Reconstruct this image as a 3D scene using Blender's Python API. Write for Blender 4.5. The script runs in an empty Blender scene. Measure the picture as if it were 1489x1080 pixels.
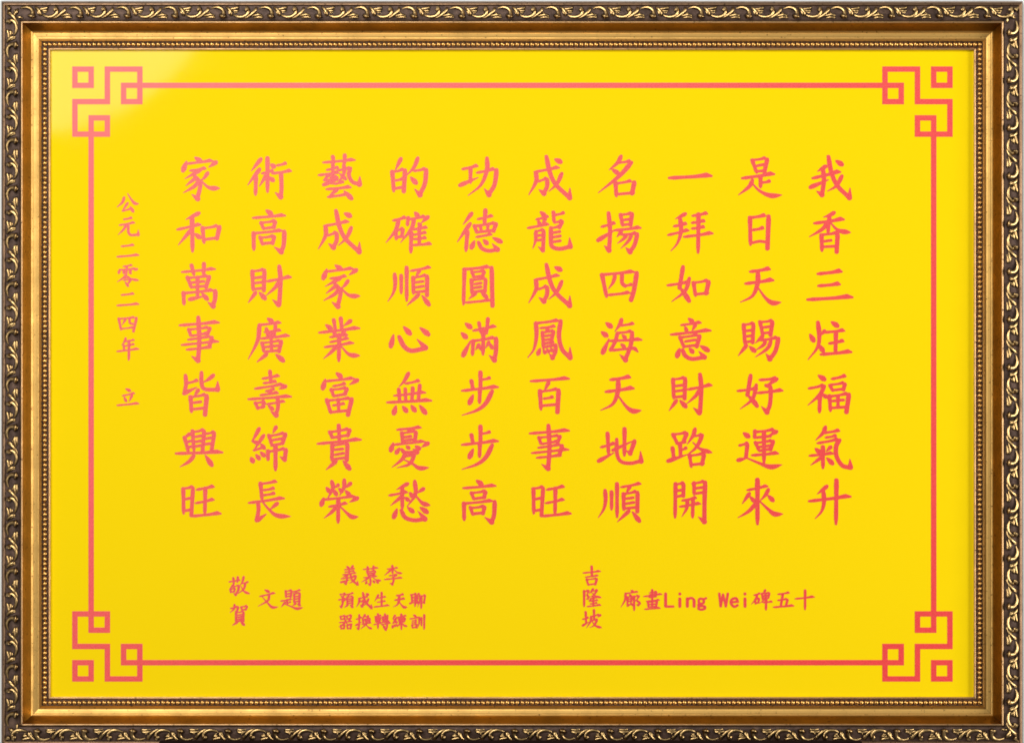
import bpy, bmesh, math, random
import numpy as np
from mathutils import Vector, Matrix
from mathutils.geometry import delaunay_2d_cdt
R = math.radians
random.seed(4)
scene = bpy.context.scene
K = 0.0006                       # metres per unit: the plaque is about 0.89 m wide
DIST = 2.2                       # camera to board
# ---------------- camera ----------------
cam = bpy.data.cameras.new('camera'); camo = bpy.data.objects.new('camera', cam)
scene.collection.objects.link(camo); scene.camera = camo
camo.location = (0, -DIST, 0); camo.rotation_euler = (R(90), 0, 0)
cam.sensor_width = 36; cam.lens = 36 * DIST / (1489 * K); cam.clip_start = .05; cam.clip_end = 100
# ---------------- world and lamps ----------------
world = bpy.data.worlds.new('World'); scene.world = world; world.use_nodes = True
world.node_tree.nodes['Background'].inputs[0].default_value = (1, .97, .93, 1)
world.node_tree.nodes['Background'].inputs[1].default_value = .085
def softbox(name, loc, target, shape, sx, sy, watts, color):
    l = bpy.data.lights.new(name, 'AREA'); l.shape = shape; l.size = sx; l.size_y = sy
    l.energy = watts; l.color = color
    o = bpy.data.objects.new(name, l); scene.collection.objects.link(o); o.location = loc
    o.rotation_euler = (Vector(target) - Vector(loc)).to_track_quat('-Z', 'Y').to_euler()
    return o
softbox('round_softbox', (-.831, -2.2, .758), (-.831, 0, .758), 'DISK', .678, .678, 3.0, (1, .98, .95))
softbox('key_softbox', (-.5, -2.1, 1.08), (0, 0, 0), 'RECTANGLE', 1.1, .7, 37, (1, .97, .92))
softbox('left_softbox', (-1.3, -2.1, -.05), (-.1, 0, 0), 'RECTANGLE', .6, .9, 13, (1, .97, .92))
softbox('fill_softbox', (2.25, -1.15, 0), (.1, 0, 0), 'RECTANGLE', .9, 1.2, 47, (1, .97, .92))
vs = scene.view_settings
scene.display_settings.display_device = 'sRGB'
vs.view_transform = 'Standard'; vs.look = 'None'; vs.exposure = 0; vs.gamma = 1; vs.use_curve_mapping = False
scene.render.engine = 'CYCLES'; scene.cycles.use_denoising = True; scene.cycles.filter_width = 1.85
# ---- the lettering: brush strokes of every character (kind + weight, then points) -------------
# each block: origin in picture pixels, enlargement, brush radius (all in the block's own units)
BLOCKS = {'A1': (1055,215), 'A2': (1055,372), 'A3': (1055,529), 'A4': (1055,640),
          'B1': (853,215), 'B2': (853,372), 'B3': (853,529), 'B4': (853,640),
          'C1': (650,215), 'C2': (650,372), 'C3': (650,529), 'C4': (650,640),
          'D1': (444,215), 'D2': (444,372), 'D3': (444,529), 'D4': (444,640),
          'E1': (240,215), 'E2': (240,372), 'E3': (240,529), 'E4': (240,640)}
BLOCKS = {k: (v[0], v[1], 6.878, 19.5) for k, v in BLOCKS.items()}
BLOCKS.update({'F1': (160,270,9,14), 'F2': (160,370,9,14), 'F3': (160,480,9,14),
               'G': (320,825,11.37,17), 'H': (485,815,10.286,14.5), 'I': (840,815,10.286,15.5),
               'J': (955,845,11.45,19), 'K': (1080,845,11.45,18)})
VERSE = '''
是 A1 v7 268,125 312,250;h6 262,125 405,108;c9 418,115 390,240;s 318,180 378,168;s 308,238 395,228;h 165,305 488,262;v8 350,290 350,395;h7 360,348 445,340;p8 270,325 235,390 130,472;n 262,350 340,430 450,478 570,472
我 A1 p8 1005,185 970,205 920,237;h 870,305 1148,240;c10 975,215 985,330 965,468;k 965,470 912,433;t 850,395 1030,320;c10 1030,90 1060,250 1120,380 1238,498;k 1240,500 1246,403;p8 1165,282 1110,380 1018,435;d11 1105,130 1165,168
日 A1 v9 245,700 250,970;h9 235,700 400,680;c11 432,685 420,1005;h8 270,822 380,806;s 265,950 340,935 390,940
香 A1 p8 1088,648 1040,675 978,695;h 888,755 1185,715;v8 1040,690 1025,850;p8 1020,755 960,820 838,890;n 1050,750 1130,825 1257,848;v9 960,875 965,1030;h7 955,870 1120,855;c10 1122,860 1112,1040;s 990,935 1055,925;s 980,990 1095,984
天 A2 h 245,158 445,133;h 198,278 480,243;p11 325,165 320,280 270,400 150,463;n 330,325 400,420 470,470 562,464
三 A2 h11 922,180 1162,156;h10 928,300 1145,284;h12 820,437 1270,412
賜 A2 v8 182,690 195,885;h6 172,690 280,678;c8 280,680 272,865;s 205,750 270,742;s 205,805 265,798;s 195,862 275,852;p7 212,893 128,998;d9 240,905 292,952;v7 345,660 375,800;h6 345,662 470,652;c9 470,660 450,790;s 380,715 445,706;s 385,772 450,765;p7 375,800 300,872;h7 350,845 520,820;c10 530,825 500,950 440,1035;k 445,1030 405,978;p6 400,860 375,895 305,942;p7 455,850 420,925 298,1012
炷 A2 d11 845,785 882,848;p6 992,748 955,795;p10 925,665 938,800 920,915 825,1038;d10 935,890 977,950;d11 1060,660 1120,700;h8 985,765 1190,748;v9 1105,770 1100,970;h8 1035,875 1182,853;h10 952,985 1260,960
好 A3 c9 252,115 220,310;d10 220,310 275,365 315,420;p8 308,210 270,350 148,450;h7 120,270 318,248;h8 340,160 515,148;p8 515,150 400,225;c9 405,215 450,240 445,400 412,483;k 415,482 360,425;h8 320,290 572,265
福 A3 d11 930,115 990,155;h7 832,245 985,218;p8 990,222 940,310 825,412;v9 945,310 940,482;d7 965,300 1010,332;h8 1062,150 1202,123;v6 1045,215 1075,270;h6 1040,210 1190,193;c8 1195,200 1180,255;s 1080,262 1180,250;v8 1040,320 1050,470;h7 1040,325 1225,300;c11 1235,305 1210,480;s 1075,370 1180,360;v6 1125,325 1125,440;s 1060,440 1200,430
運 A3 d11 180,690 230,725;h6 135,815 222,795;c8 220,800 205,930;t8 125,962 220,938;n 215,940 330,988 450,1028 570,1005;v7 295,670 290,740;h7 295,680 490,660;p8 512,675 430,718;s 310,735 450,720;v6 300,785 335,865;h6 295,790 470,770;c8 478,772 450,855;s 330,830 450,815;s 340,868 450,850;h8 265,912 528,893;v9 385,680 385,985
氣 A3 p8 1000,630 975,690 902,762;h7 975,690 1140,668;h6 1000,735 1108,720;h7 920,792 1135,755;c10 1142,762 1108,820 1110,920 1165,1012 1240,1035;k 1250,1032 1245,952;d9 898,845 942,882;p7 1055,828 1005,875;h7 840,917 1078,895;v9 975,830 975,1040;p6 965,930 852,1012;d10 1015,940 1070,995
來 A4 h6 218,497 422,458;p7 240,530 168,632;d7 245,560 290,610;p7 430,490 400,545 345,605;d9 425,550 475,600;v11 320,395 320,835;p8 305,630 230,710 125,772;n 345,610 430,690 490,735 578,735
升 A4 p8 1015,458 918,537;h 835,607 1252,560;p9 980,510 985,620 960,710 897,782;v10 1110,400 1105,835
名 B1 p8 345,85 310,150 225,222;h6 310,150 440,138;p10 448,148 330,280 118,450;d9 255,215 315,255;v9 290,350 298,485;h6 290,358 450,335;c11 478,345 455,455;s 310,465 470,450
一 B1 h12 825,302 1250,280
揚 B1 h7 148,790 285,755;c9 220,652 235,830 225,1022;k 225,1025 178,978;t 115,925 285,820;v7 340,670 360,780;h6 335,670 450,660;c9 455,660 440,770;s 372,722 440,712;s 365,772 440,762;h8 278,825 542,800;p6 350,835 303,892;h7 350,870 500,858;c9 508,862 480,970 432,1042;k 435,1040 392,998;p5 400,880 370,910 308,957;p6 450,870 420,930 343,1007
拜 B1 p7 990,660 888,712;h7 872,785 1000,762;h7 815,872 1022,825;p9 935,700 945,830 910,950 843,1032;h7 1058,680 1208,658;h7 1052,750 1182,735;h7 1052,808 1178,795;h8 975,890 1262,855;v9 1120,665 1115,1048
四 B2 v9 155,190 200,410;h8 140,190 480,160;c11 502,170 475,340 445,440;p7 285,195 265,265 218,332;c8 355,185 355,270 385,300;h6 370,300 452,292;h7 210,392 435,370
如 B2 c9 965,110 930,320;d11 930,310 985,385 1025,450;p8 1028,225 985,350 852,457;h7 808,295 1030,265;v8 1070,270 1090,400;h6 1065,270 1215,250;c10 1222,258 1195,375;s 1090,385 1212,372
海 B2 d11 195,670 245,708;d11 150,760 200,798;t12 162,968 225,830;p8 350,635 335,680 283,757;h6 335,697 472,680;c7 310,770 285,860 240,940;h6 315,770 450,758;c9 457,765 440,900 385,1042;k 390,1040 333,988;d6 358,790 388,820;d6 343,880 378,908;h7 220,850 552,838;h7 240,945 450,928 512,955
意 B2 d9 1020,625 1062,662;h6 945,692 1145,668;d6 985,710 1002,748;p6 1090,690 1055,748;h8 843,787 1242,745;v7 935,815 975,915;h6 925,817 1120,793;c9 1132,800 1102,905;s 990,855 1085,840;s 985,905 1095,893;d11 930,928 905,1005;c9 960,940 990,1000 1060,1030 1175,1012;k 1178,1012 1122,953;d9 1030,925 1062,962;d11 1140,900 1215,945
財 B3 v8 865,155 872,345;h6 855,155 980,143;c9 987,145 980,345;s 895,220 975,210;s 895,272 970,262;s 885,332 975,322;p7 900,365 825,468;d10 935,365 992,427;h8 1012,255 1252,212;c10 1135,105 1147,250 1135,478;k 1128,488 1068,438;p7 1130,260 1090,320 1003,397
地 B3 h7 142,832 282,797;v8 210,695 220,900;t9 120,970 272,888;c7 302,752 305,900 345,975 440,992 540,970;k 545,972 540,873;t6 262,862 480,762;c10 480,770 460,830 435,895;k6 438,897 398,863;v9 380,650 378,915
路 B3 v7 865,705 910,800;h6 858,705 1000,690;c9 1002,695 970,775;s 905,797 985,780;v8 935,800 940,920;h6 950,857 997,845;v8 860,840 875,960;t9 815,970 1005,905;p8 1085,650 1065,715 1008,802;h6 1070,720 1150,713;p8 1158,713 1100,830 1003,912;n8 1065,785 1140,850 1262,888;v7 1030,910 1048,1030;h6 1025,917 1170,900;c9 1175,905 1155,1000;s 1050,1007 1168,995
順 B4 p8 185,500 190,600 170,690 117,772;v7 250,515 250,690;v8 305,435 305,765;h6 345,467 542,433;p6 435,460 395,530;v8 370,535 372,695;h6 365,537 500,515;c9 510,520 508,710;s 400,582 465,572;s 400,632 470,620;s 385,680 500,668;p7 425,705 308,814;d10 460,715 527,805
開 B4 v8 890,435 885,770;h6 880,440 970,430;c8 970,435 968,555;s 910,502 965,495;s 905,562 965,550;v7 1075,425 1075,540;h6 1055,432 1175,415;c10 1187,418 1180,600 1178,812;k 1178,812 1118,763;s 1085,480 1170,468;s 1080,532 1165,520;h6 955,602 1098,575;h6 932,662 1138,632;p7 1010,595 1000,680 953,762;v7 1065,585 1060,770
功 C1 h7 152,214 308,183;v8 235,205 235,350;t9 130,375 312,298;h7 298,250 480,215;c10 497,222 475,370 415,468;k 420,470 373,408;p9 400,105 400,220 340,370 212,477
成 C1 h7 875,242 1122,198;p9 890,245 890,340 818,472;h6 910,337 995,310;c9 1002,315 1000,390 965,458;k 970,457 920,418;c10 995,90 1030,250 1090,370 1222,495;k 1227,500 1230,403;p8 1148,258 1100,360 1018,437;d11 1080,115 1137,142
德 C1 p8 248,655 162,767;p8 232,758 103,942;v9 205,840 190,1030;h6 305,714 457,683;v9 385,625 375,760;v7 275,780 300,850;h6 268,782 490,755;c9 492,760 465,830;s 300,845 465,825;v5 335,790 345,840;v5 410,775 405,830;h6 292,892 448,866;d10 275,930 245,1000;c8 315,945 350,1005 420,1030 500,1017;k 505,1017 453,958;d9 365,920 402,957;d10 460,900 540,940
龍 C1 d9 935,640 977,678;h6 892,717 1012,690;d6 910,725 930,770;p6 985,705 950,777;h7 808,802 1018,765;p7 890,835 885,930 858,1007;h5 885,835 960,823;c8 967,828 965,920 960,1028;k6 960,1027 913,988;s 905,880 955,872;s 905,925 955,918;v7 1065,645 1070,740;h6 1080,672 1172,655;h6 1070,747 1150,735;c8 1152,738 1125,795;h6 1035,802 1130,790;c9 1040,800 1040,900 1050,985 1130,1010 1230,987;k 1233,987 1226,898;s 1055,850 1127,838;s 1055,895 1132,882;s 1050,942 1132,930
圓 C2 v8 175,135 165,485;h8 160,135 430,113;c10 447,118 455,498;h6 185,467 440,445;v6 250,160 270,215;h5 245,165 375,153;c7 372,158 355,202;s 270,212 360,200;v7 245,240 250,380;h5 240,245 385,228;c7 387,235 380,355;s 280,282 340,272;s 275,320 340,310;s 255,362 380,345;p6 288,373 218,432;d8 345,370 397,412
滿 C2 d11 185,675 237,715;d11 145,770 192,815;t12 162,995 235,850;h7 262,747 488,705;v6 320,670 340,770;v7 410,630 395,770;h5 345,787 400,775;v9 365,730 360,985;v8 262,850 255,990;h7 250,852 480,820;c10 492,825 490,950 472,1042;k 475,1042 422,993;p5 320,885 285,942;d6 320,890 342,932;p5 420,860 388,922;d6 425,870 452,922
鳳 C2 p9 890,670 895,800 870,930 808,1017;h7 875,675 1120,648;c10 1138,650 1120,800 1150,930 1220,1008;k 1232,1017 1231,913;h6 932,722 1082,706;p5 1015,720 980,760;v6 955,765 965,930;h5 950,767 1065,752;c7 1067,755 1045,850;s 985,800 1050,790;s 985,840 1050,830;s 975,877 1060,862;s 975,912 1085,890;c8 1087,890 1085,960 1052,1022;k7 1057,1020 1023,978;d8 932,925 910,982;d5 965,940 982,972;d5 1000,930 1017,962;d5 1040,920 1052,952
步 C3 v9 335,85 335,250;h6 345,157 432,145;v8 245,170 260,250;h8 150,267 512,230;v8 330,255 325,390;d11 262,310 225,393;p10 452,272 390,390 300,462 150,513
百 C3 h8 838,172 1222,146;p7 1018,183 973,272;v9 930,270 940,455;h6 925,277 1110,255;c11 1117,262 1105,480;h6 965,347 1062,335;s 955,417 1092,405
事 C3 h8 828,694 1222,665;c10 1015,615 1025,850 1012,1042;k 1012,1045 948,1003;v6 920,735 940,800;h5 910,737 1125,718;c7 1132,722 1110,775;h5 940,800 1112,775;h6 912,837 1140,808;c8 1152,815 1125,910;h6 848,890 1217,855;h6 898,937 1142,915
高 C4 d10 295,400 347,437;h7 162,477 487,453;v6 245,525 270,590;h6 235,527 390,510;c8 387,515 370,570;s 270,584 380,568;v9 170,630 172,795;h7 160,632 460,605;c10 478,613 470,750 442,818;k 447,817 378,768;v6 235,670 260,745;h6 228,677 375,662;c8 377,665 360,730;s 255,737 365,722
旺 C4 v8 865,485 868,730;h6 850,482 960,470;c8 962,475 945,750;s 885,587 945,575;s 880,702 945,692;h7 998,492 1172,463;v8 1085,480 1080,735;h6 988,627 1172,592;h8 950,757 1240,730
藝 D1 h6 178,147 497,122;v7 275,90 285,155;v7 395,75 390,160;h5 213,222 330,200;v6 275,160 275,260;h6 133,274 332,250;p5 240,270 178,327;d5 260,275 320,300;h5 188,327 317,310;v6 265,300 265,360;t7 183,370 332,320;h5 320,227 450,205;c8 452,205 435,270 470,340 535,362;k 542,366 546,288;p7 385,165 385,260 318,362;d6 345,260 402,312;h5 288,362 382,345;h7 213,414 457,395;p7 320,415 230,492;h7 225,492 440,465;d10 390,435 462,507
的 D1 p8 957,108 898,227;v9 870,240 885,435;h6 855,247 985,220;c10 998,225 985,435;h6 900,327 978,315;s 900,407 970,395;p8 1125,103 1090,190 1015,275;h6 1085,232 1200,215;c10 1210,220 1195,360 1142,472;k 1147,472 1093,413;d11 1055,295 1107,352
確 D1 h7 878,727 1002,700;p8 935,725 900,830 808,947;v7 905,830 910,915;h5 900,832 975,810;c7 977,815 965,885;s 910,897 972,882;d9 1095,645 1127,682;v7 1030,700 1020,775;h6 1025,717 1200,690;p8 1228,690 1158,752;p8 1090,710 1060,810 953,947;v9 1060,850 1055,1045;d7 1130,750 1152,782;h6 1070,817 1217,798;h6 1080,870 1207,850;h6 1085,914 1207,903;h7 1080,972 1258,962;v7 1140,800 1140,965
家 D2 d10 300,95 357,132;d11 215,135 180,225;h6 210,157 480,128;p9 512,140 438,192;h6 250,227 408,205;p7 355,220 198,307;c9 300,285 350,350 345,420 322,503;k 327,507 268,463;p6 305,300 208,377;p7 330,340 290,385 183,447;p7 428,248 390,300 355,325;n9 360,325 440,395 552,402
業 D2 v8 355,625 365,735;v7 285,640 300,740;d9 205,690 257,727;p8 455,648 383,702;h8 138,767 542,722;d6 275,750 302,792;p7 395,740 355,792;h6 248,812 422,790;h6 248,862 432,825;h6 193,912 482,870;v9 340,790 335,1050;p7 310,910 250,970 183,1027;n9 360,905 440,985 550,998
心 D2 d11 882,790 855,905;c11 940,810 985,900 1060,948 1188,925;k12 1200,918 1118,833;d12 985,710 1047,777;d12 1150,720 1230,785
富 D3 d10 310,90 357,127;d11 200,155 175,245;h6 200,172 490,145;p9 522,160 443,207;h6 278,222 402,200;v6 260,255 285,325;h6 248,260 415,242;c8 417,248 395,300;s 285,322 405,300;v8 215,360 255,490;h6 205,367 455,345;c10 465,350 427,508;v6 330,355 335,470;h5 275,414 392,400;s 255,482 430,465
貴 D3 v8 335,615 340,770;v7 245,680 270,735;h6 240,682 440,653;c8 445,658 425,715;s 265,737 425,712;h8 123,797 557,755;v8 270,805 265,965;h6 260,817 410,795;c9 422,800 415,960;s 300,857 375,848;s 300,907 380,892;s 280,952 410,935;p8 308,973 208,1057;d11 380,970 442,1047
無 D3 p8 1032,93 990,170 938,227;h6 1000,197 1142,170;h6 888,317 1202,285;h8 818,384 1262,365;v7 935,255 945,380;v6 1000,250 1005,380;v7 1075,240 1065,375;v7 1145,215 1130,370;d11 907,420 885,495;d10 975,425 1012,472;d10 1060,415 1097,467;d11 1145,415 1202,490
憂 D3 h6 918,657 1157,635;p5 1050,655 1010,690;v7 965,690 975,790;h5 955,692 1105,675;c8 1107,680 1095,775;s 990,732 1055,722;s 990,767 1065,755;d10 880,790 855,865;h6 880,807 1195,775;p9 1228,790 1163,832;d8 942,840 910,890;c7 965,855 1000,885 1115,880;k 1115,880 1078,848;d6 1010,820 1037,842;d8 1100,820 1142,847;p7 1005,890 960,960 868,1032;h5 985,927 1085,910;p7 1092,913 1040,1000 918,1037;n8 985,955 1070,995 1140,1040 1240,1035
榮 D4 d8 210,470 242,512;p8 265,410 275,480 222,582;p5 332,443 295,475;d8 280,490 312,542;p8 390,395 385,470 343,552;d7 335,480 367,512;p7 455,428 400,477;d8 400,500 442,547;d10 185,575 160,645;h6 180,592 500,560;p9 522,575 443,617;h6 238,662 417,630;v9 330,590 328,820;p7 315,660 260,720 188,777;n8 345,655 420,730 470,765 534,762
愁 D4 p7 1025,432 913,492;h6 838,550 1022,518;v8 970,480 970,680;p6 965,560 853,652;d7 995,570 1032,597;d8 1045,520 1072,562;p7 1185,482 1118,527;p9 1095,410 1100,540 1018,662;n9 1100,545 1170,625 1252,650;d10 917,685 885,770;c9 960,700 1000,770 1090,798 1188,785;k11 1195,785 1128,708;d9 1025,670 1077,712;d11 1150,670 1217,717
術 E1 p8 960,112 863,232;p8 947,213 828,372;v8 910,290 905,470;h6 968,257 1082,233;v9 1025,105 1025,440;d9 1060,165 1092,192;p6 1015,270 943,387;d9 1045,295 1082,327;h6 1118,177 1212,160;h7 1072,257 1262,232;c9 1160,250 1165,400 1157,488;k 1157,492 1103,448
和 E1 p8 340,653 208,717;h7 122,817 357,768;v10 270,695 275,1035;p7 260,820 133,972;d9 300,860 347,897;v8 375,800 390,950;h6 365,807 530,785;c10 545,790 520,905;s 395,917 522,900
萬 E2 h6 168,162 502,132;v7 265,95 290,190;v8 390,80 385,185;v7 225,215 265,320;h6 213,222 435,205;c9 443,208 410,310;s 270,267 385,255;s 270,314 410,300;v7 325,215 325,425;v8 185,370 190,485;h7 172,374 490,345;c10 503,350 500,430 477,503;k 482,503 428,463;t8 245,435 392,403;d9 370,375 422,432
廣 E2 d9 1025,625 1072,657;h6 935,692 1157,668;p9 945,690 925,850 833,1032;h6 995,762 1157,745;v6 1015,730 1030,810;v6 1105,700 1090,800;h7 955,827 1242,798;v6 970,870 990,960;h5 958,872 1160,850;c8 1163,853 1140,955;s 1000,912 1120,898;v6 1060,760 1065,950;s 1000,957 1135,945;p7 1018,983 918,1062;d11 1110,985 1182,1047
皆 E3 c8 205,115 210,200 195,288;h6 220,192 327,168;t9 190,295 317,233;c8 365,85 365,190 395,250 518,258;k 525,255 527,173;p8 485,112 440,150 378,187;p7 333,258 293,322;v9 255,330 265,480;h6 248,332 410,310;c11 418,318 400,505;s 290,387 357,378;s 285,452 390,440
壽 E3 v7 1050,75 1060,190;h6 973,147 1142,120;h6 985,192 1112,178;h6 898,247 1185,205;p8 1207,222 1138,252;h5 1008,272 1092,255;v5 1060,260 1040,300;h6 953,312 1132,290;h7 833,352 1262,325;v6 905,390 930,450;h5 895,394 995,378;c7 992,385 975,430;s 930,442 990,425;h5 1018,402 1197,375;c8 1125,330 1130,430 1107,512;k 1112,512 1058,473;d7 1035,420 1077,452
興 E3 v7 195,735 235,880;p6 248,698 188,742;s 215,782 255,770;s 225,837 260,825;v7 275,670 290,870;h6 265,682 390,663;c8 392,670 375,870;s 310,727 355,718;s 308,777 362,768;s 312,822 360,814;h6 412,697 490,685;c8 493,690 465,870;s 405,747 455,738;s 405,802 450,795;h9 108,894 575,882;p8 288,918 240,975 152,1027;d11 405,915 467,1010
綿 E3 p8 942,645 905,715 868,775;d6 868,770 930,790;p7 988,713 888,862;h6 885,862 988,835;d8 960,800 992,842;d10 860,935 880,975;d8 910,905 942,947;d8 955,880 992,917;p7 1112,628 1078,692;v7 1040,715 1065,800;h6 1030,722 1195,695;c9 1205,700 1175,790;s 1070,762 1170,745;s 1065,814 1175,795;v8 1030,870 1030,960;h6 1020,877 1205,850;c9 1210,855 1197,957;k7 1197,957 1148,923;v10 1105,815 1105,1060
長 E4 v8 955,430 970,590;h6 940,437 1117,413;h6 985,497 1092,482;h6 985,547 1098,533;h7 838,624 1192,578;c8 930,620 935,700 915,798;t10 920,800 1012,736;n9 965,600 1040,690 1120,750 1262,760;p7 1125,628 1050,690
'''
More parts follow.
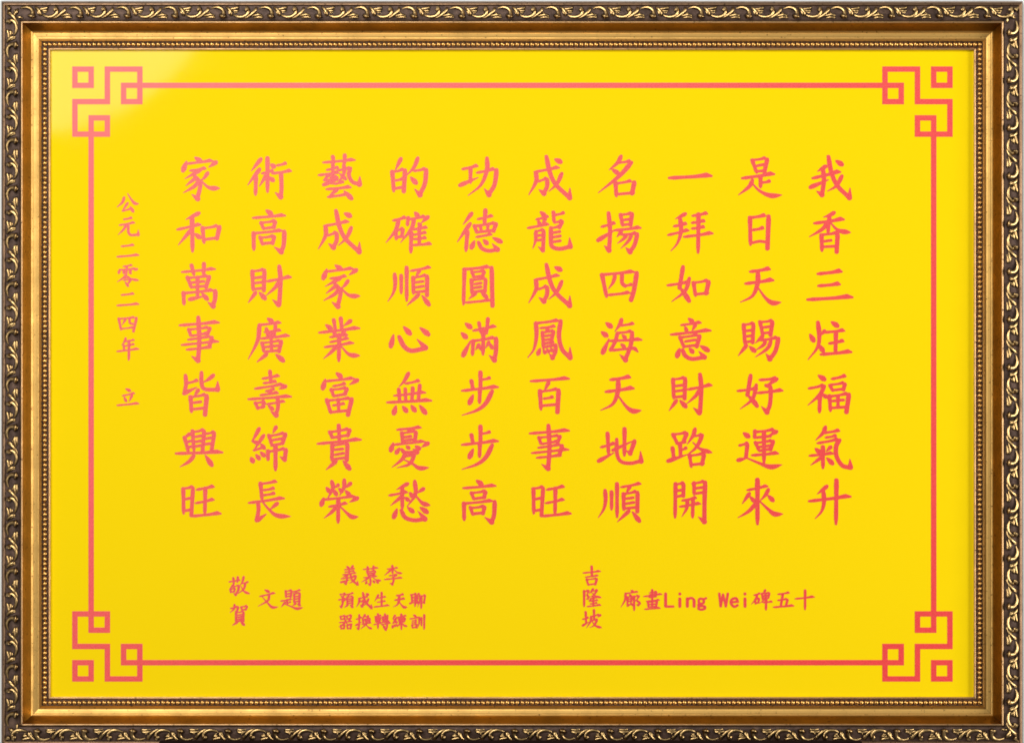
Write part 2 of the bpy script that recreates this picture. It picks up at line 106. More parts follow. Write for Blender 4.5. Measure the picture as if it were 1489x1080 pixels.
# characters that come again: glyph, block, shift inside the block
AGAIN = [('天','B3',-8,0), ('成','C2',0,-2), ('成','D1',-688,540), ('步','C3',0,540), ('事','E2',-682,0),
         ('高','E1',716,224), ('旺','E4',-682,0), ('家','E1',0,3), ('順','D2',709,-317), ('財','E2',8,0)]
SMALL = {
'date_inscription': '''
公 F1 p10 185,155 160,220 92,282;n10 230,105 285,190 330,235 382,235;p8 232,228 158,332;h8 160,332 288,300;d11 265,275 302,337
元 F1 h9 178,442 287,425;h9 123,517 322,485;p9 210,510 180,570 107,642;c9 240,510 240,600 270,645 358,642;k 368,642 371,578
二 F1 h9 148,794 312,778;h10 93,930 377,908
零 F2 h7 173,157 287,143;d8 130,190 115,242;h7 130,202 340,188;p7 355,190 318,212;v7 220,155 215,250;d5 165,210 190,222;d5 165,235 190,247;d5 245,210 275,217;d5 245,235 275,247;p7 215,265 170,310 92,360;n7 215,275 280,320 384,340;h6 180,310 250,302;h6 178,337 272,325;p8 272,328 228,395;d8 200,360 237,412
二 F2 h9 148,530 312,515;h10 93,667 377,648
四 F2 v9 115,840 145,985;h8 105,842 330,825;c10 347,830 307,1003;p7 205,845 158,922;c7 255,840 260,895 295,907;h7 145,972 310,955
年 F3 p8 205,105 190,150 153,197;h7 200,147 317,130;h7 190,207 317,185;v7 180,200 185,265;h9 92,277 377,245;v10 250,140 245,390
''',
'erected_inscription': '''
立 F3 d10 205,765 262,792;h8 163,857 322,825;d9 185,875 212,927;p8 288,853 250,932;h9 93,982 377,958
''',
'blessing_inscription': '''
敬 G h7 148,232 332,205;v7 220,170 230,270;v7 295,155 285,240;p7 220,280 163,352;h6 205,312 310,295;c8 312,300 300,370 255,448;k7 260,447 223,423;v6 170,355 180,410;h5 165,357 245,340;c6 247,345 230,395;s 180,402 235,390;p8 392,148 370,230 328,292;h6 360,262 467,238;p7 420,260 390,350 288,432;n8 345,300 400,390 497,432
賀 G h6 173,672 300,645;c7 302,650 280,718;k6 280,722 248,713;p7 240,610 230,680 163,742;v6 350,650 365,700;h6 345,647 440,633;c7 447,640 425,690;s 365,697 430,685;v8 265,740 262,890;h5 260,742 380,725;c8 388,730 385,880;s 295,782 375,770;s 295,817 375,805;s 290,852 375,840;s 280,885 380,872;p7 288,898 203,952;d10 345,895 397,942
''',
'title_inscription': '''
文 G d10 740,365 807,397;h8 658,472 907,418;p8 812,440 790,540 628,637;n9 700,480 770,560 860,650 967,645
題 G v7 1085,385 1090,490;h6 1078,390 1180,375;c7 1182,380 1170,480;s 1110,432 1160,425;s 1100,477 1170,465;h7 1003,550 1187,520;v7 1110,530 1110,615;h5 1115,582 1167,570;p7 1075,570 1012,648;n9 1070,600 1180,640 1270,675 1378,655;h6 1200,397 1327,370;p5 1265,385 1245,420;v7 1225,430 1225,580;h5 1220,434 1310,418;c8 1317,420 1310,590;s 1245,477 1300,468;s 1245,517 1300,508;s 1245,562 1300,550;p6 1250,590 1203,627;d8 1280,595 1322,622
''',
'author_inscription': '''
義 H d7 195,80 227,107;p6 292,73 255,110;h6 163,132 317,115;h6 168,167 312,150;h6 138,207 337,180;v6 235,115 235,200;p5 215,215 135,242;h6 113,267 332,238;c7 200,225 200,290 185,343;k6 185,345 153,323;t7 110,320 242,283;c8 255,205 275,280 350,348;k 357,350 361,298;p6 332,258 285,310 233,332;d8 300,215 337,232
慕 H h6 443,127 667,105;v6 510,90 520,140;v6 600,80 590,140;v6 500,155 520,215;h5 495,162 625,150;c6 627,155 605,210;s 525,187 600,180;s 525,217 605,207;h6 453,252 652,230;p7 540,225 500,270 418,317;n7 590,245 640,285 717,295;c7 550,265 555,320 545,358;k6 545,360 513,333;d7 500,300 485,337;d7 590,290 612,322;d7 640,300 667,327
李 H h6 803,122 962,105;v8 880,75 885,190;p7 870,125 763,217;n7 900,125 960,175 1032,185;h6 833,222 945,205;p5 947,208 895,245;c7 890,240 900,290 880,353;k7 880,352 843,328;h8 763,277 1027,253
預 H h6 93,502 175,490;p6 172,493 138,542;d6 110,520 147,552;h6 73,582 180,565;c7 177,570 150,600;c8 135,570 135,640 117,688;k6 117,692 93,668;h6 183,507 297,483;p5 235,500 215,530;v7 205,540 205,650;h5 200,542 280,530;c7 287,535 283,650;s 225,572 270,565;s 225,602 270,595;s 215,635 280,628;p7 215,655 163,697;d8 250,660 287,692
=成 H 345,478 568,702
生 H p7 672,508 618,602;h6 650,557 782,538;h6 655,617 777,603;v8 720,475 720,680;h8 608,687 832,666
=天 H 893,505 1105,692
聊 H h6 1148,507 1237,493;v6 1170,510 1175,630;v7 1225,500 1220,680;s 1185,552 1215,545;s 1185,592 1215,585;t6 1140,637 1227,608;p6 1277,488 1243,522;v6 1255,530 1250,640;t5 1250,632 1292,598;p6 1290,510 1290,600 1258,692;h6 1310,527 1365,515;c7 1370,515 1355,620;k6 1355,627 1328,608;v8 1315,530 1312,710
器 H v5 105,830 112,875;h5 100,830 165,820;c6 169,822 160,868;s 112,874 160,865;v5 200,825 205,870;h5 196,822 260,812;c6 264,815 255,860;s 205,868 255,858;h6 88,922 277,903;p6 180,880 165,930 82,988;n6 185,920 220,950 288,942;d6 225,880 247,895;v5 110,965 115,1015;h5 106,967 160,958;c6 164,960 157,1010;s 115,1015 160,1007;v5 205,965 210,1015;h5 201,964 260,955;c6 264,958 255,1010;s 210,1013 255,1005
換 H h6 338,872 422,848;c7 385,805 385,940 372,1012;k6 372,1017 343,993;t6 335,962 422,913;p6 472,803 428,872;h5 460,837 525,825;p5 522,828 495,860;v6 440,870 445,935;h5 435,874 540,860;c7 543,865 535,925;p5 480,875 463,907;d5 500,875 522,902;h6 423,947 562,923;p7 490,895 480,950 408,1017;n7 490,945 520,990 582,1017
轉 H h5 618,832 712,818;v6 630,850 635,910;h5 626,854 695,845;c6 700,848 690,905;s 640,880 690,873;s 635,912 690,902;h6 603,952 717,928;v7 665,795 665,1010;h5 723,837 822,820;v6 735,850 740,900;h5 731,854 805,843;c6 810,845 800,895;s 740,877 800,868;v6 770,795 770,920;s 730,917 825,900;h6 713,952 852,928;c7 800,915 800,980 782,1027;k6 782,1030 748,1003;d7 740,965 762,992
練 H p6 922,813 883,867;d5 885,865 932,882;p6 947,843 883,932;h5 885,932 937,915;d6 930,895 947,922;d7 880,960 886,997;d6 905,950 922,977;d6 935,945 952,967;h6 963,842 1087,820;v5 975,865 985,915;h5 970,867 1070,855;c6 1073,858 1055,905;d4 1000,875 1012,897;p4 1042,868 1028,892;s 985,917 1060,905;v8 1015,800 1015,1025;p6 1010,920 953,987;n7 1020,915 1060,965 1107,975
訓 H d7 1195,805 1227,827;h6 1143,867 1267,848;h5 1173,897 1242,888;h5 1173,927 1242,918;v5 1175,955 1182,1000;h5 1170,957 1240,948;c6 1244,950 1235,995;s 1182,1000 1235,990;p6 1280,840 1280,930 1253,1012;v6 1315,850 1315,970;v8 1358,810 1355,1020
''',
'place_inscription': '''
吉 I h8 83,180 342,156;v9 210,85 215,235;h7 118,242 307,220;v7 135,275 160,365;h6 130,280 285,265;c9 288,270 265,350;s 160,357 270,342
隆 I h6 88,462 160,445;p6 167,448 138,512;c6 140,510 165,540 147,568;v9 98,450 97,680;p6 232,418 178,492;h5 225,452 290,435;p6 292,438 240,510 178,542;n6 210,470 270,525 362,550;h5 193,562 282,550;p5 195,575 168,612;h5 188,602 302,590;h5 188,642 292,630;v7 235,540 235,680;h7 143,682 347,660
坡 I h6 73,872 162,850;v8 120,765 128,930;t8 75,967 167,913;p7 200,830 195,900 133,1002;h6 200,832 320,805;p7 342,808 298,842;v8 245,735 245,880;h5 213,892 290,875;p7 292,878 250,960 183,997;n8 215,900 270,970 367,1000
''',
'gallery_inscription': '''
廊 I d8 800,440 827,462;h6 713,487 902,463;p8 715,485 710,580 648,692;d6 775,500 797,522;v6 745,540 745,670;h5 740,542 810,530;c6 812,532 805,600;s 755,572 800,565;s 755,607 800,598;t6 745,672 812,633;d6 790,620 822,662;v8 845,530 845,740;h5 840,537 900,520;p6 918,523 880,590;c7 880,590 930,630 907,658;k5 907,662 878,653
畫 I h5 1073,477 1180,462;c6 1178,465 1165,510;h7 988,532 1262,498;h5 1073,507 1175,495;h5 1063,547 1182,535;h6 1028,602 1227,585;v7 1115,435 1115,600;v6 1050,610 1060,690;h5 1043,617 1185,605;c7 1188,608 1175,680;s 1070,652 1175,643;v5 1115,615 1115,690;s 1060,690 1175,680;h7 1003,722 1237,705
L J o12 148,205 148,408;o8 148,416 275,416
i J o12 385,205 385,207;o12 385,288 385,412
n J o12 510,285 510,412;o8 515,310 545,280 590,277 618,302;o12 622,315 622,412
g J o8 740,285 705,300 705,350 740,370 780,350 780,305 740,285;o6 790,290 822,277;o6 705,370 690,393 715,405;o8 740,408 800,415 800,450 745,466 695,450 710,410 740,408
W J o9 1042,203 1066,412;o7 1066,412 1105,215;o7 1105,215 1150,412;o9 1150,412 1184,203
e J o7 1240,345 1345,335;o9 1350,335 1330,287 1290,280 1240,312 1240,370 1290,418 1345,395
i J o12 1470,205 1470,207;o12 1470,288 1470,412
碑 K h7 188,227 287,203;p7 240,220 220,290 147,377;v6 210,300 215,375;h5 205,302 270,285;c6 274,288 262,350;s 215,362 265,350;p6 378,142 343,187;v6 320,200 335,300;h5 315,202 440,190;c7 444,195 425,270;s 345,242 420,230;s 340,287 425,275;p6 380,190 370,280 288,362;h7 335,347 492,338;v9 390,290 388,470
五 K h8 588,212 777,188;c8 670,205 637,398;h7 583,312 740,295;c8 748,300 722,398;h9 513,427 852,403
十 K h9 878,287 1192,256;v9 1040,150 1038,465
''',
}
PROFILE = {'h': [(0,.5),(.08,.8),(.35,.64),(.7,.74),(.88,1.02),(1,.45)],
           'v': [(0,.95),(.1,1.08),(.45,.85),(.85,.95),(1,.55)],
           'p': [(0,.8),(.12,1.08),(.5,.82),(1,.2)],
           'n': [(0,.35),(.4,.66),(.7,1.15),(.8,1.0),(.9,.6),(1,.06)],
           'd': [(0,.35),(.35,.85),(.75,1.15),(1,.85)],
           't': [(0,.85),(.15,1.08),(.5,.75),(1,.25)],
           'k': [(0,1.15),(.35,.85),(1,.2)],
           's': [(0,.6),(1,.66)],
           'c': [(0,.8),(.1,1.02),(.6,.92),(1,.95)],
           'o': [(0,1.0),(1,1.0)]}
def parse(line):
    head, body = line.split(' ', 1)
    block, body = body.split(' ', 1)
    strokes = []
    for s in body.split(';'):
        f = s.split()
        n = int(f[0][1:]) if len(f[0]) > 1 else 10
        strokes.append((f[0][0], .5 + .05 * n, np.array([[float(q) for q in p.split(',')] for p in f[1:]])))
    return head, block, strokes
def smooth(P, n):
    if len(P) == 2:
        t = np.linspace(0, 1, n)[:, None]
        return P[0] * (1 - t) + P[1] * t
    Q = np.vstack([2 * P[0] - P[1], P, 2 * P[-1] - P[-2]]); out = []
    if np.allclose(P[0], P[-1]): Q[0] = P[-2]; Q[-1] = P[1]
    for i in range(1, len(Q) - 2):
        a, b, c, d = Q[i-1], Q[i], Q[i+1], Q[i+2]
        for t in np.linspace(0, 1, 7)[:-1]:
            out.append(.5 * (2*b + (c-a)*t + (2*a-5*b+4*c-d)*t*t + (3*b-a-3*c+d)*t**3))
    out.append(P[-1]); return np.array(out)
def stroke_chain(kind, mult, P, base):
    P = smooth(P, 9)
    L = np.r_[0, np.cumsum(np.hypot(*np.diff(P, axis=0).T))]
    pr = np.array(PROFILE[kind]); r = np.interp(L / max(L[-1], 1e-6), pr[:, 0], pr[:, 1]) * mult * base * 1.2
    t = L / max(L[-1], 1e-6)
    if kind == 'h':                                            # pressed end: the brush lifts, then falls back
        P = P + np.c_[0 * t, -.42 * r * np.interp(t, [0, .6, .86, .97, 1], [-.1, 0, .9, .1, -.5])]
    if kind in 'vc' and abs(P[1, 1] - P[0, 1]) > abs(P[1, 0] - P[0, 0]):   # slanted start of a downstroke
        P = np.vstack([P[0] + np.array([-.45, -.2]) * r[0], P]); r = np.r_[r[0] * .62, r]
    return P, r
def glyph_chains(strokes, block, shift=(0, 0), fit=None, src=None):
    ox, oy, sc, base = BLOCKS[block]
    if block in 'F1F2F3GHIK': base *= 1.12
    if fit is not None:
        A = np.vstack([s[2] for s in strokes]); lo, hi = A.min(0), A.max(0)
        fit = np.array(fit)
    res = []
    for kind, mult, P in strokes:
        if fit is not None: P = fit[0] + (P - lo) / (hi - lo) * (fit[1] - fit[0])
        P, r = stroke_chain(kind, mult, P + np.array(shift), base)
        res.append((P / sc + np.array([ox, oy]), r / sc))
    return res
def contours(chains, step):
    """outline of the union of tapered brush strokes (picture units), as closed loops"""
    allp = np.vstack([c[0] for c in chains]); m = max(c[1].max() for c in chains) + 2 * step
    x0, y0 = allp.min(0) - m; x1, y1 = allp.max(0) + m
    nx, ny = int((x1 - x0) / step) + 2, int((y1 - y0) / step) + 2
    X = x0 + step * np.arange(nx); Y = y0 + step * np.arange(ny)
    D = np.full((ny, nx), 1e3)
    for P, r in chains:
        for a, b, ra, rb in zip(P[:-1], P[1:], r[:-1], r[1:]):
            R = max(ra, rb) + 2 * step
            i0, i1 = np.searchsorted(X, [min(a[0], b[0]) - R, max(a[0], b[0]) + R])
            j0, j1 = np.searchsorted(Y, [min(a[1], b[1]) - R, max(a[1], b[1]) + R])
            gx, gy = X[None, i0:i1] - a[0], Y[j0:j1, None] - a[1]
            d = b - a; L2 = max(d @ d, 1e-9)
            t = np.clip((gx * d[0] + gy * d[1]) / L2, 0, 1)
            v = np.hypot(gx - t * d[0], gy - t * d[1]) - (ra + (rb - ra) * t)
            D[j0:j1, i0:i1] = np.minimum(D[j0:j1, i0:i1], v)
    D[np.abs(D) < 1e-6] = 1e-6
    ins = D < 0; nxt = {}; pts = {}
    def cut(j, i, dj, di):
        k = (j, i, dj)
        if k not in pts:
            a, b = D[j, i], D[j + dj, i + di]; t = a / (a - b)
            pts[k] = (X[i] + step * t * di, Y[j] + step * t * dj)
        return k
    cell = ins[:-1, :-1] * 1 + ins[:-1, 1:] * 2 + ins[1:, 1:] * 4 + ins[1:, :-1] * 8
    for j, i in zip(*np.where((cell > 0) & (cell < 15))):
        c = cell[j, i]
        e = {'t': lambda: cut(j, i, 0, 1), 'r': lambda: cut(j, i + 1, 1, 0), 'b': lambda: cut(j + 1, i, 0, 1), 'l': lambda: cut(j, i, 1, 0)}
        for s in {1:['tl'],2:['rt'],3:['rl'],4:['br'],5:['tl','br'],6:['bt'],7:['bl'],8:['lb'],9:['tb'],10:['rt','lb'],11:['rb'],12:['lr'],13:['tr'],14:['lt']}[c]:
            nxt[e[s[0]]()] = e[s[1]]()
    loops = []
    while nxt:
        k, v = nxt.popitem(); loop = [k]
        while v != k:
            loop.append(v); v = nxt.pop(v)
        L = [np.array(pts[q]) for q in loop]
        for _ in range(2):                                     # drop points that lie on a straight run
            keep = []
            for q in range(len(L)):
                a, b, c = (keep[-1] if keep else L[q - 1]), L[q], L[(q + 1) % len(L)]
                u, w = b - a, c - b
                if abs(u[0] * w[1] - u[1] * w[0]) > .006 * (np.hypot(*u) + np.hypot(*w)) or np.hypot(*u) > 3: keep.append(b)
            if len(keep) >= 3: L = keep
        if len(L) >= 3: loops.append(L)
    return loops
# ---------------- materials ----------------
def mat(name):
    m = bpy.data.materials.new(name); m.use_nodes = True
    return m, m.node_tree, m.node_tree.nodes['Principled BSDF']
def noise(nt, scale, detail=3, rough=.55, coord='Object', stretch=None):
    t = nt.nodes.new('ShaderNodeTexCoord'); n = nt.nodes.new('ShaderNodeTexNoise')
    n.inputs['Scale'].default_value = scale; n.inputs['Detail'].default_value = detail; n.inputs['Roughness'].default_value = rough
    if stretch:
        mp = nt.nodes.new('ShaderNodeMapping'); mp.inputs['Scale'].default_value = stretch
        nt.links.new(t.outputs[coord], mp.inputs[0]); nt.links.new(mp.outputs[0], n.inputs['Vector'])
    else: nt.links.new(t.outputs[coord], n.inputs['Vector'])
    return n.outputs['Fac']
def ramp(nt, fac, stops):
    r = nt.nodes.new('ShaderNodeValToRGB'); e = r.color_ramp.elements
    while len(e) < len(stops): e.new(.5)
    for q, (p, c) in zip(e, stops): q.position = p; q.color = (*c, 1) if len(c) == 3 else c
    nt.links.new(fac, r.inputs[0]); return r.outputs[0]
def g(v): return (v, v, v)
def mixc(nt, fac, a, b, mode='MIX'):
    m = nt.nodes.new('ShaderNodeMix'); m.data_type = 'RGBA'; m.blend_type = mode
    for s, v in ((m.inputs[0], fac), (m.inputs[6], a), (m.inputs[7], b)):
        if isinstance(v, bpy.types.NodeSocket): nt.links.new(v, s)
        elif isinstance(v, (int, float)): s.default_value = v
        else: s.default_value = (*v, 1)
    return m.outputs[2]
def bump(nt, b, height, strength, dist):
    n = nt.nodes.new('ShaderNodeBump'); n.inputs['Strength'].default_value = strength; n.inputs['Distance'].default_value = dist
    nt.links.new(height, n.inputs['Height']); nt.links.new(n.outputs[0], b.inputs['Normal'])

M_YELLOW, nt, b = mat('yellow_acrylic')
b.inputs['Base Color'].default_value = (.90, .650, .001, 1)
nt.links.new(ramp(nt, noise(nt, 9, 5, .65), [(.3, g(.035)), (.7, g(.075))]), b.inputs['Roughness'])
bump(nt, b, noise(nt, 5, 2, .4), .6, .0006)
M_RED, nt, b = mat('red_foil')
sp = noise(nt, 1400, 1, .5)
nt.links.new(ramp(nt, sp, [(.3, (.66, .016, .016)), (.7, (.90, .038, .036))]), b.inputs['Base Color'])
b.inputs['Roughness'].default_value = .47; b.inputs['IOR'].default_value = 1.83
bump(nt, b, sp, .4, .0003)

def gold(name, base, dark, rough, pits):
    m, nt, b = mat(name)
    n1 = noise(nt, 55, 5, .6); n2 = noise(nt, 480, 2, .5); n3 = noise(nt, 900, 3, .6)
    c = mixc(nt, ramp(nt, n1, [(.32, g(0)), (.72, g(1))]), tuple(x * .72 for x in base), base)
    c = mixc(nt, ramp(nt, n2, [(pits - .04, g(1)), (pits + .03, g(0))]), c, dark)
    nt.links.new(c, b.inputs['Base Color']); b.inputs['Metallic'].default_value = 1
    nt.links.new(ramp(nt, n1, [(.3, g(rough + .07)), (.75, g(rough - .05))]), b.inputs['Roughness'])
    bump(nt, b, n3, .12, .0003)
    return m
M_GOLD = gold('antique_gold', (.80, .49, .145), (.16, .08, .03), .45, .325)
M_COVE = gold('dark_umber_gold', (.33, .155, .018), (.12, .05, .01), .42, .32)  # darker, browner gold for the steep outer slope of the cove
M_BEAD = gold('bead_gold', (.84, .48, .14), (.14, .07, .03), .30, .33)
M_LIP = gold('dull_gold_lip', (.72, .45, .22), (.14, .08, .05), .40, .33)
M_EDGE = gold('bronze_edge', (.30, .18, .105), (.06, .035, .02), .42, .36)
# dark patina of the carved band
M_BAND, nt, b = mat('brown_patina')
n1 = noise(nt, 130, 5, .65); n2 = noise(nt, 700, 3, .6)
c = ramp(nt, n1, [(.3, (.040, .022, .015)), (.55, (.086, .050, .036)), (.8, (.16, .096, .064))])
nt.links.new(c, b.inputs['Base Color']); b.inputs['Metallic'].default_value = .35; b.inputs['Roughness'].default_value = .46; b.inputs['Specular IOR Level'].default_value = .25
bump(nt, b, n2, .5, .0006)
# scrollwork: gilding rubbed off on the flanks, bright on the crests
M_SCROLL, nt, b = mat('rubbed_gilding')
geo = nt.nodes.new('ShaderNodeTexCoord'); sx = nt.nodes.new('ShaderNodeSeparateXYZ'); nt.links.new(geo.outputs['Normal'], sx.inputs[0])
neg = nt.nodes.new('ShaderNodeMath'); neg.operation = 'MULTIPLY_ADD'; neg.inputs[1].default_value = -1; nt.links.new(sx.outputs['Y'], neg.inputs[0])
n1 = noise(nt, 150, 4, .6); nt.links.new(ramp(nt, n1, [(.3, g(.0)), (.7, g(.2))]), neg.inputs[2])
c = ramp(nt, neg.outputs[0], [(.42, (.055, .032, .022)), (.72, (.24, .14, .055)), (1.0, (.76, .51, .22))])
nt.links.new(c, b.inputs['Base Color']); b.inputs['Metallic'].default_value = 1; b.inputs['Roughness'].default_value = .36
M_WALL, nt, b = mat('pale_wall_paint')
nt.links.new(ramp(nt, noise(nt, 40, 4), [(.3, (.76, .80, .82)), (.7, (.80, .84, .86))]), b.inputs['Base Color']); b.inputs['Roughness'].default_value = .9
bump(nt, b, noise(nt, 500, 3), .15, .0005)
M_BLACK, nt, b = mat('black_painted_metal')
nt.links.new(ramp(nt, noise(nt, 90, 4), [(.3, (.008, .003, .002)), (.7, (.014, .006, .004))]), b.inputs['Base Color']); b.inputs['Roughness'].default_value = .75; b.inputs['Specular IOR Level'].default_value = .08

# ---------------- object helpers ----------------
def link(name, me, parent=None, loc=None):
    o = bpy.data.objects.new(name, me); scene.collection.objects.link(o)
    if loc is not None: o.location = loc
    if parent is not None: o.parent = parent
    return o
def mesh(name, verts, faces, mats, idx=None, smooth_angle=None):
    me = bpy.data.meshes.new(name); me.from_pydata([tuple(v) for v in verts], [], faces)
    for m in mats: me.materials.append(m)
    if idx is not None: me.polygons.foreach_set('material_index', idx)
    if smooth_angle is not None:
        me.polygons.foreach_set('use_smooth', [True] * len(me.polygons))
        me.set_sharp_from_angle(angle=R(smooth_angle))
    me.update(); return me
DP = DIST / K                                                   # camera distance in units
CX, CY = 744.65, 542.9                                          # centre of the plaque as it hangs, in picture units
def board(px, py, h):                                           # a point measured on the photograph, at height h above the wall
    s = 1 - h / DP
    return ((px - 744.5) * K * s, -h * K, (540 - py) * K * s)

# ---------------- the setting ----------------
wall = link('wall', mesh('wall', [(-2.5, .0, -2), (2.5, .0, -2), (2.5, .0, 2), (-2.5, .0, 2), (-2.5, .1, -2), (2.5, .1, -2), (2.5, .1, 2), (-2.5, .1, 2)],
      [(0,1,2,3), (7,6,5,4), (0,4,5,1), (1,5,6,2), (2,6,7,3), (3,7,4,0)], [M_WALL]), loc=(0, .0035, 0))
wall['kind'] = 'structure'; wall['label'] = 'pale grey wall seen as a thin strip round the frame'

# ---------------- the plaque ----------------
plaque = bpy.data.objects.new('framed_plaque', None); scene.collection.objects.link(plaque)
plaque.location = (0, 0, 0); plaque.empty_display_size = .1
plaque['label'] = 'yellow board of red Chinese verses in an antique gold carved frame'; plaque['category'] = 'plaque'

# frame moulding: distance from the outer edge, height above the wall, material of the strip that follows
def cat(P, n=5):
    P = np.array(P, float); Q = np.vstack([2*P[0]-P[1], P, 2*P[-1]-P[-2]]); out = []
    for i in range(1, len(Q) - 2):
        a, b_, c_, d = Q[i-1], Q[i], Q[i+1], Q[i+2]
        for t in np.linspace(0, 1, n + 1)[:-1]: out.append(tuple(.5*(2*b_+(c_-a)*t+(2*a-5*b_+4*c_-d)*t*t+(3*b_-a-3*c_+d)*t**3)))
    return out
EDGE, BAND, LIP, GOLD, CHAN, INNER, COVE = range(7)
prof = [(0, 0, EDGE), (0, 17, EDGE)]
prof += [(*p, EDGE) for p in cat([(.1, 18), (.5, 21), (1.6, 23.4), (3.2, 24.4), (4.8, 24.2), (6.0, 23)], 3)]
prof += [(*p, BAND) for p in cat([(6.3, 21.6), (10, 21.9), (16.5, 23.2), (23, 22.9), (27.6, 22)], 4)]
prof += [(*p, LIP) for p in cat([(27.7, 24.0), (28.4, 26.2), (29.5, 26.9), (30.6, 26.5), (31.1, 25.2)], 3)]
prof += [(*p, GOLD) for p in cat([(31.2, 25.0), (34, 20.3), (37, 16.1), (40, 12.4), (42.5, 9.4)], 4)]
prof = [(u, h, COVE if m == GOLD else m) for u, h, m in prof]
prof += [(*p, GOLD) for p in cat([(43.2, 8.7), (44.4, 7.7), (45.6, 7.15)], 3)] + [(46.0, 6.75, GOLD), (46.5, 7.3, GOLD)]
prof += [(*p, GOLD) for p in cat([(46.9, 7.3), (49, 7.0), (51, 6.7), (53, 6.3), (54.6, 6.8), (56.4, 7.9), (57.9, 9.0)], 5)]
prof += [(58.2, 8.0, CHAN), (58.5, 5.2, CHAN), (67.0, 4.6, INNER)]
prof += [(*p, INNER) for p in cat([(67.2, 5.4), (67.9, 7.2), (69, 7.9), (70.2, 7.4), (70.8, 6.2)], 3)] + [(71, 3.6, INNER), (71, .6, INNER)]
def true_u(u, h): return 640 * (1 - 25 / DP) - (640 - u) * (1 - h / DP)
U = [(true_u(u, h), h, m) for u, h, m in prof]
HW, HH = 742.85 * (1 - 25 / DP), 540.1 * (1 - 25 / DP)          # half size of the frame
def ground(u): return np.interp(u, [p[0] for p in prof], [p[1] for p in prof])
cz = (540 - CY) * K
SIDES = [((-1, 1), (1, 0), (0, -1), HW), ((1, 1), (0, -1), (-1, 0), HH), ((1, -1), (-1, 0), (0, 1), HW), ((-1, -1), (0, 1), (1, 0), HH)]
def at(side, s, u, h):                                          # s along the side from its corner, u inwards, h off the wall
    c, d, n, half = SIDES[side]
    return ((c[0]*HW + d[0]*s + n[0]*u + (CX-744.5)) * K, -h * K, (c[1]*HH + d[1]*s + n[1]*u) * K + cz)

# carved scroll: one repeat, in tenths of a unit (x along the rail, y from the outer edge), with thickness at each point
SCROLL = [([(190,136,3),(235,116,8),(290,108,12),(345,124,14),(378,160,15),(384,200,17),(376,232,32),(373,258,26)]),
          ([(405,108,7),(448,128,13),(478,165,14),(492,205,11),(492,240,5)]),
          ([(425,132,4),(452,165,9),(470,200,9),(474,235,4)]),
          ([(432,124,4),(490,132,9),(550,124,10),(588,112,9),(606,98,4)]),
          ([(488,150,4),(530,160,9),(575,158,9),(600,140,4)]),
          ([(515,178,3),(545,188,7),(582,180,4)]),
          ([(512,212,5),(560,236,10),(620,246,13),(680,234,14),(720,200,13),(732,165,13),(718,140,22),(696,138,26)]),
          ([(640,262,4),(700,254,9),(760,222,12),(806,178,12),(832,136,10),(838,104,4)]),
          ([(722,246,3),(776,216,8),(818,178,9),(846,140,9),(858,108,4)]),
          ([(770,236,4),(830,222,9),(880,214,11),(920,224,9),(944,240,4)]),
          ([(800,262,4),(860,250,9),(920,252,9),(948,258,4)]),
          ([(840,205,3),(866,196,9),(884,186,4)])]
CORNER = [([(70,75,4),(105,100,10),(135,135,20),(150,150,12)]), ([(255,120,4),(245,165,14),(215,205,12),(205,250,8),(200,280,3)]),
          ([(235,262,4),(265,252,9),(300,255,9),(335,266,4)]), ([(120,210,4),(140,190,8),(160,180,4)]), ([(225,135,4),(215,165,9),(190,190,4)])]
def tube(V, F, side, pts, s0, jit):
    P = np.array([(p[0], p[1]) for p in pts], float) / 9.926; r = np.array([p[2] for p in pts]) / 9.926 * 2.0
    P[:, 1] -= 2.8; P[:, 0] += s0
    P += np.array([random.uniform(-.25, .25), random.uniform(-.2, .2)]) * jit
    n = 4 * len(pts); t = np.linspace(0, len(pts) - 1, n); Q = smooth(P, n)
    Q = np.c_[np.interp(np.linspace(0, 1, n), np.linspace(0, 1, len(Q)), Q[:, 0]), np.interp(np.linspace(0, 1, n), np.linspace(0, 1, len(Q)), Q[:, 1])]
    r = np.interp(t, range(len(pts)), r); k = 9; base = len(V)
    T = np.gradient(Q, axis=0); T /= np.hypot(*T.T)[:, None] + 1e-9
    for i in range(n):
        rr = r[i] * (1 if 0 < i < n - 1 else .45)
        for j in range(k):
            a = 2 * math.pi * j / k
            u = Q[i, 1] + T[i, 0] * math.cos(a) * rr
            h = ground(np.clip(Q[i, 1], 7, 27)) + .55 * r[i] + math.sin(a) * rr * 1.35
            V.append(at(side, Q[i, 0] - T[i, 1] * math.cos(a) * rr, true_u(u, h), h))
    for i in range(n - 1):
        for j in range(k):
            F.append((base + i*k + j, base + i*k + (j+1) % k, base + (i+1)*k + (j+1) % k, base + (i+1)*k + j))
    F.append(tuple(base + j for j in range(k))); F.append(tuple(base + (n-1)*k + j for j in reversed(range(k))))
def ellipsoid(V, F, side, s, u, h, rs, ru, rh, tilt):
    base = len(V); nu, nv = 10, 6
    for i in range(nv + 1):
        th = math.pi * i / nv
        for j in range(nu):
            ph = 2 * math.pi * j / nu
            a, b_, c_ = rs * math.cos(th), ru * math.sin(th) * math.cos(ph), rh * math.sin(th) * math.sin(ph)
            V.append(at(side, s + a + tilt * b_, true_u(u, h) + b_, h + c_))
    for i in range(nv):
        for j in range(nu): F.append((base+i*nu+j, base+i*nu+(j+1)%nu, base+(i+1)*nu+(j+1)%nu, base+(i+1)*nu+j))
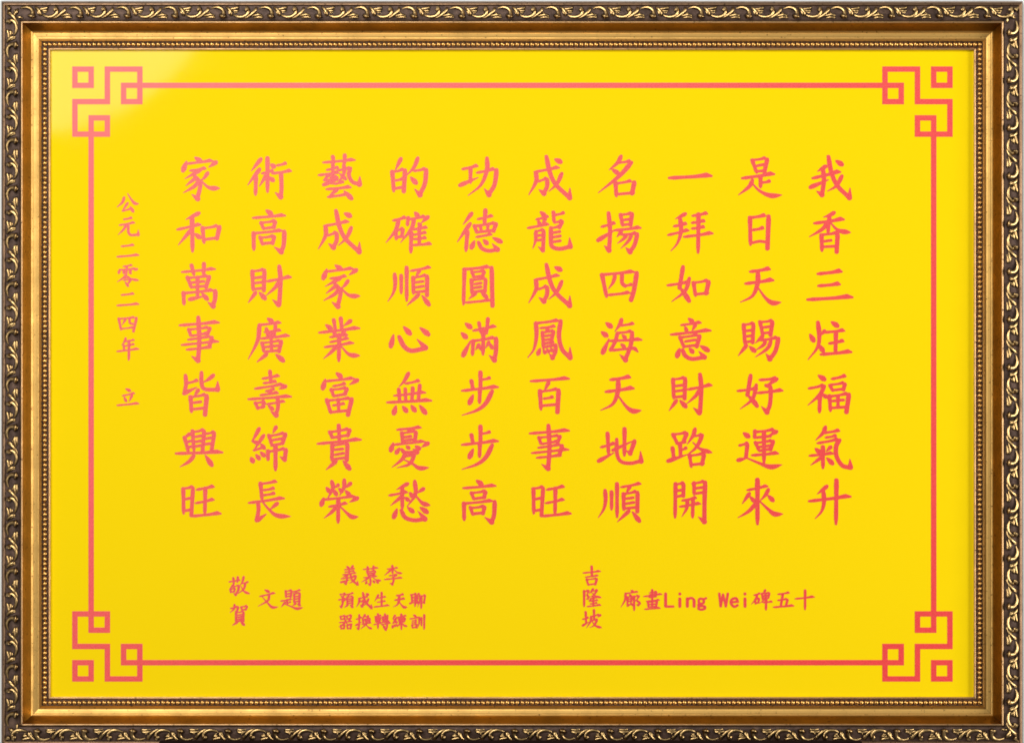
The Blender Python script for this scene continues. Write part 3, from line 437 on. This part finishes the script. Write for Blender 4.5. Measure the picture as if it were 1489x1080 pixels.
def fix_normals(me):
    bm = bmesh.new(); bm.from_mesh(me); bmesh.ops.remove_doubles(bm, verts=bm.verts, dist=1e-7)
    bmesh.ops.recalc_face_normals(bm, faces=bm.faces); bm.to_mesh(me); bm.free()
for side in range(4):
    half = SIDES[side][3]; V, F, idx = [], [], []
    gap = .22                                                   # the hairline at the mitre
    for u, h, m in U:
        V.append(at(side, u + gap, u, h)); V.append(at(side, 2 * half - u - gap, u, h))
    for i in range(len(U) - 1):
        F.append((2*i, 2*i+1, 2*i+3, 2*i+2)); idx.append(U[i][2])
    n = len(U)
    F.append((0, 2*n-2, 2*n-1, 1)); idx.append(EDGE)             # back
    F.append(tuple(range(0, 2*n, 2))); idx.append(BAND); F.append(tuple(range(2*n-1, 0, -2))); idx.append(BAND)
    me = mesh('frame_rail', V, F, [M_EDGE, M_BAND, M_LIP, M_GOLD, M_BAND, M_LIP, M_COVE], idx)
    bm = bmesh.new(); bm.from_mesh(me); bmesh.ops.recalc_face_normals(bm, faces=bm.faces); bm.to_mesh(me); bm.free()
    me.polygons.foreach_set('use_smooth', [True] * len(me.polygons)); me.set_sharp_from_angle(angle=R(40))
    rail = link('frame_rail', me, plaque)
    V, F = [], []
    s = 0
    for k in range(60):
        s = 45.4 - 38.5 + 68.95 * k                             # the scroll's bulb stands 38.5 after its origin
        if s > 2 * half - 30: break
        for pts in SCROLL:
            if s + max(p[0] for p in pts) / 9.926 < 2 * half - 13: tube(V, F, side, pts, s, 1)
        for bx, by, br in ((373, 246, 2.9), (702, 146, 2.7), (452, 150, 1.5), (806, 168, 1.5)):   # seed heads and leaf ribs
            if s + bx / 9.926 < 2 * half - 13:
                u_ = by / 9.926 - 2.8; h_ = float(ground(min(u_, 27))) + 1.2
                ellipsoid(V, F, side, s + bx / 9.926 + random.uniform(-.2, .2), u_, h_, br * random.uniform(.93, 1.07), br * 1.08, br * 1.05, 0)
    for pts in CORNER: tube(V, F, side, pts, -2.0, 0)
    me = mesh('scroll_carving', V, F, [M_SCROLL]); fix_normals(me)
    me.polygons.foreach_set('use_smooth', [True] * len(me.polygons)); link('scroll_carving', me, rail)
    V, F = [], []
    uc = 62.6; span = 2 * half - 2 * uc; nb = round(span / 7.1); p = span / nb
    for k in range(nb + (1 if side % 2 == 0 else 0)):
        ellipsoid(V, F, side, true_u(uc, 6) + p * k * (2*half - 2*true_u(uc, 6)) / span + random.uniform(-.12, .12) if 0 < k < nb else true_u(uc, 6) + k * (2*half - 2*true_u(uc, 6)) / nb,
                  uc, 6.1, 3.45, 3.5, 3.1 + random.uniform(-.15, .15), random.uniform(.02, .2))
    me = mesh('bead_moulding', V, F, [M_BEAD]); fix_normals(me)
    me.polygons.foreach_set('use_smooth', [True] * len(me.polygons)); link('bead_moulding', me, rail)

# the board: a glossy yellow sheet held behind the inner lip
PH = 1.6
def slab(name, x0, y0, x1, y1, h0, h1, m, parent):
    V = [board(x, y, h) for h in (h1, h0) for x, y in ((x0, y1), (x1, y1), (x1, y0), (x0, y0))]
    return link(name, mesh(name, V, [(0,1,2,3), (7,6,5,4), (0,4,5,1), (1,5,6,2), (2,6,7,3), (3,7,4,0)], [m]), parent)
panel = slab('board', 71.4, 72.4, 1418, 1014, .3, PH, M_YELLOW, plaque)
FH = PH + .32                                                   # face of the foil lettering
def fill(loops):
    """constrained triangulation of closed outlines, keeping what an odd number of them surrounds"""
    P, E = [], []
    for L in loops:
        q = len(P); P += [Vector((float(p[0]), float(p[1]))) for p in L]; E += [(q + i, q + (i + 1) % len(L)) for i in range(len(L))]
    vo, _, fo, orig, _, _ = delaunay_2d_cdt(P, E, [], 0, 1e-7)
    A = np.array([P[i] for i, _ in E]); B = np.array([P[j] for _, j in E]); res = []
    for f in fo:
        if any(not orig[i] for i in f): continue
        c = sum((Vector(vo[i]) for i in f), Vector((0, 0))) / len(f)
        hit = (A[:, 1] > c.y) != (B[:, 1] > c.y); a, b_ = A[hit], B[hit]
        if np.sum(a[:, 0] + (c.y - a[:, 1]) / (b_[:, 1] - a[:, 1]) * (b_[:, 0] - a[:, 0]) > c.x) % 2:
            v = [vo[i] for i in f]
            t = [orig[i][0] for i in f]
            res.append(tuple(t) if (v[1] - v[0]).cross(v[2] - v[0]) < 0 else tuple(reversed(t)))
    return res
def foil(name, loops, parent):
    """flat lettering cut to the given outlines, with its own thin edge"""
    flat = [p for L in loops for p in L]; o = board(*np.mean(flat, axis=0), PH); o = Vector(o)
    V, F, base = [], [], 0
    top = [Vector(board(p[0], p[1], FH)) - o for p in flat]; bot = [Vector(board(p[0], p[1], PH + .02)) - o for p in flat]
    n = len(flat); V = top + bot
    F = fill(loops)
    q = 0
    for L in loops:
        for i in range(len(L)):
            a, b_ = q + i, q + (i + 1) % len(L)
            F.append((a, a + n, b_ + n, b_))
        q += len(L)
    return link(name, mesh(name, V, F, [M_RED]), parent, o)
GLYPH = {}
for line in VERSE.strip().split('\n'):
    ch, blk, st = parse(line); GLYPH[ch] = (blk, st)
    foil('character', contours(glyph_chains(st, blk), .5), panel)
for ch, blk, dx, dy in AGAIN:
    foil('character', contours(glyph_chains(GLYPH[ch][1], blk, (dx, dy)), .5), panel)
for name, body in SMALL.items():
    loops = []
    for line in body.strip().split('\n'):
        if line[0] == '=':
            ch, blk, a, c = line[1:].split(); st = GLYPH[ch][1]
            fit = [[float(v) for v in a.split(',')], [float(v) for v in c.split(',')]]
            loops += contours(glyph_chains(st, blk, fit=fit), .28)
        else:
            ch, blk, st = parse(line); loops += contours(glyph_chains(st, blk), .28)
    foil(name, loops, panel)
# the line border with a key-pattern knot in each corner
CELL = 7.87
def knot(fx, fy, x0, y0):
    on = np.zeros((13, 13), bool)                               # row, column
    def bar(c0, r0, c1, r1): on[r0:r1, c0:c1] = True
    def ring(c, r): bar(c, r, c+4, r+1); bar(c, r+3, c+4, r+4); bar(c, r, c+1, r+4); bar(c+3, r, c+4, r+4)
    ring(0, 0); ring(9, 3); ring(3, 9)
    bar(6, 0, 13, 1); bar(12, 0, 13, 7); bar(6, 0, 7, 7); bar(0, 6, 7, 7); bar(0, 6, 1, 13); bar(0, 12, 7, 13)
    if fx: on = on[:, ::-1]
    if fy: on = on[::-1]
    V, F, key = [], [], {}
    o = Vector(board(x0 + 6.5 * CELL, y0 + 6.5 * CELL, PH))
    def v(c, r, h):
        if (c, r, h) not in key:
            key[(c, r, h)] = len(V); V.append(Vector(board(x0 + c * CELL, y0 + r * CELL, h)) - o)
        return key[(c, r, h)]
    lo = PH + .02
    for r in range(13):
        for c in range(13):
            if not on[r, c]: continue
            F.append((v(c, r+1, FH), v(c+1, r+1, FH), v(c+1, r, FH), v(c, r, FH)))
            for dc, dr, a, b_ in ((0, -1, (c, r), (c+1, r)), (0, 1, (c+1, r+1), (c, r+1)), (-1, 0, (c, r+1), (c, r)), (1, 0, (c+1, r), (c+1, r+1))):
                if not (0 <= c+dc < 13 and 0 <= r+dr < 13 and on[r+dr, c+dc]): F.append((v(*a, FH), v(*b_, FH), v(*b_, lo), v(*a, lo)))
    return link('corner_knot', mesh('corner_knot', V, F, [M_RED]), panel, o)
S = 13 * CELL; XL, XR, YT, YB = 105, 1385.3, 96.9, 990.4
for fx, fy in ((0, 0), (1, 0), (0, 1), (1, 1)): knot(fx, fy, XR - S if fx else XL, YB - S if fy else YT)
def line(x0, y0, x1, y1): foil('border_line', [[np.array(p) for p in ((x0, y0), (x1, y0), (x1, y1), (x0, y1))]], panel)
e = .05
line(XL + S + e, YT + 3*CELL, XR - S - e, YT + 4*CELL); line(XL + S + e, YB - 4*CELL, XR - S - e, YB - 3*CELL)
line(XL + 3*CELL, YT + S + e, XL + 4*CELL, YB - S - e); line(XR - 4*CELL, YT + S + e, XR - 3*CELL, YB - S - e)

# ---------------- the ledge under the frame ----------------
def ledge():
    bm = bmesh.new()
    x0, x1, zt = (231 - 744.5) * K * .99, (1253.5 - 744.5) * K * .99, (540 - 1076) * K * .991
    bmesh.ops.create_cube(bm, size=1)
    for v in bm.verts: v.co = (x0 + (v.co.x + .5) * (x1 - x0), -.018 + (v.co.y - .5) * .006, zt + (v.co.z - .5) * .03)
    bmesh.ops.bevel(bm, geom=list(bm.edges), offset=.0012, segments=3, affect='EDGES')
    # the shelf strip runs back under the frame to the wall
    r = bmesh.ops.create_cube(bm, size=1)
    for v in r['verts']: v.co = (x0 + .002 + (v.co.x + .5) * (x1 - x0 - .004), -.010 + v.co.y * .0176, zt - .0225 + v.co.z * .012)
    me = bpy.data.meshes.new('support_ledge'); bm.to_mesh(me); bm.free(); me.materials.append(M_BLACK)
    o = link('support_ledge', me); o['label'] = 'black ledge along the bottom edge of the gold frame'; o['category'] = 'ledge'
ledge()
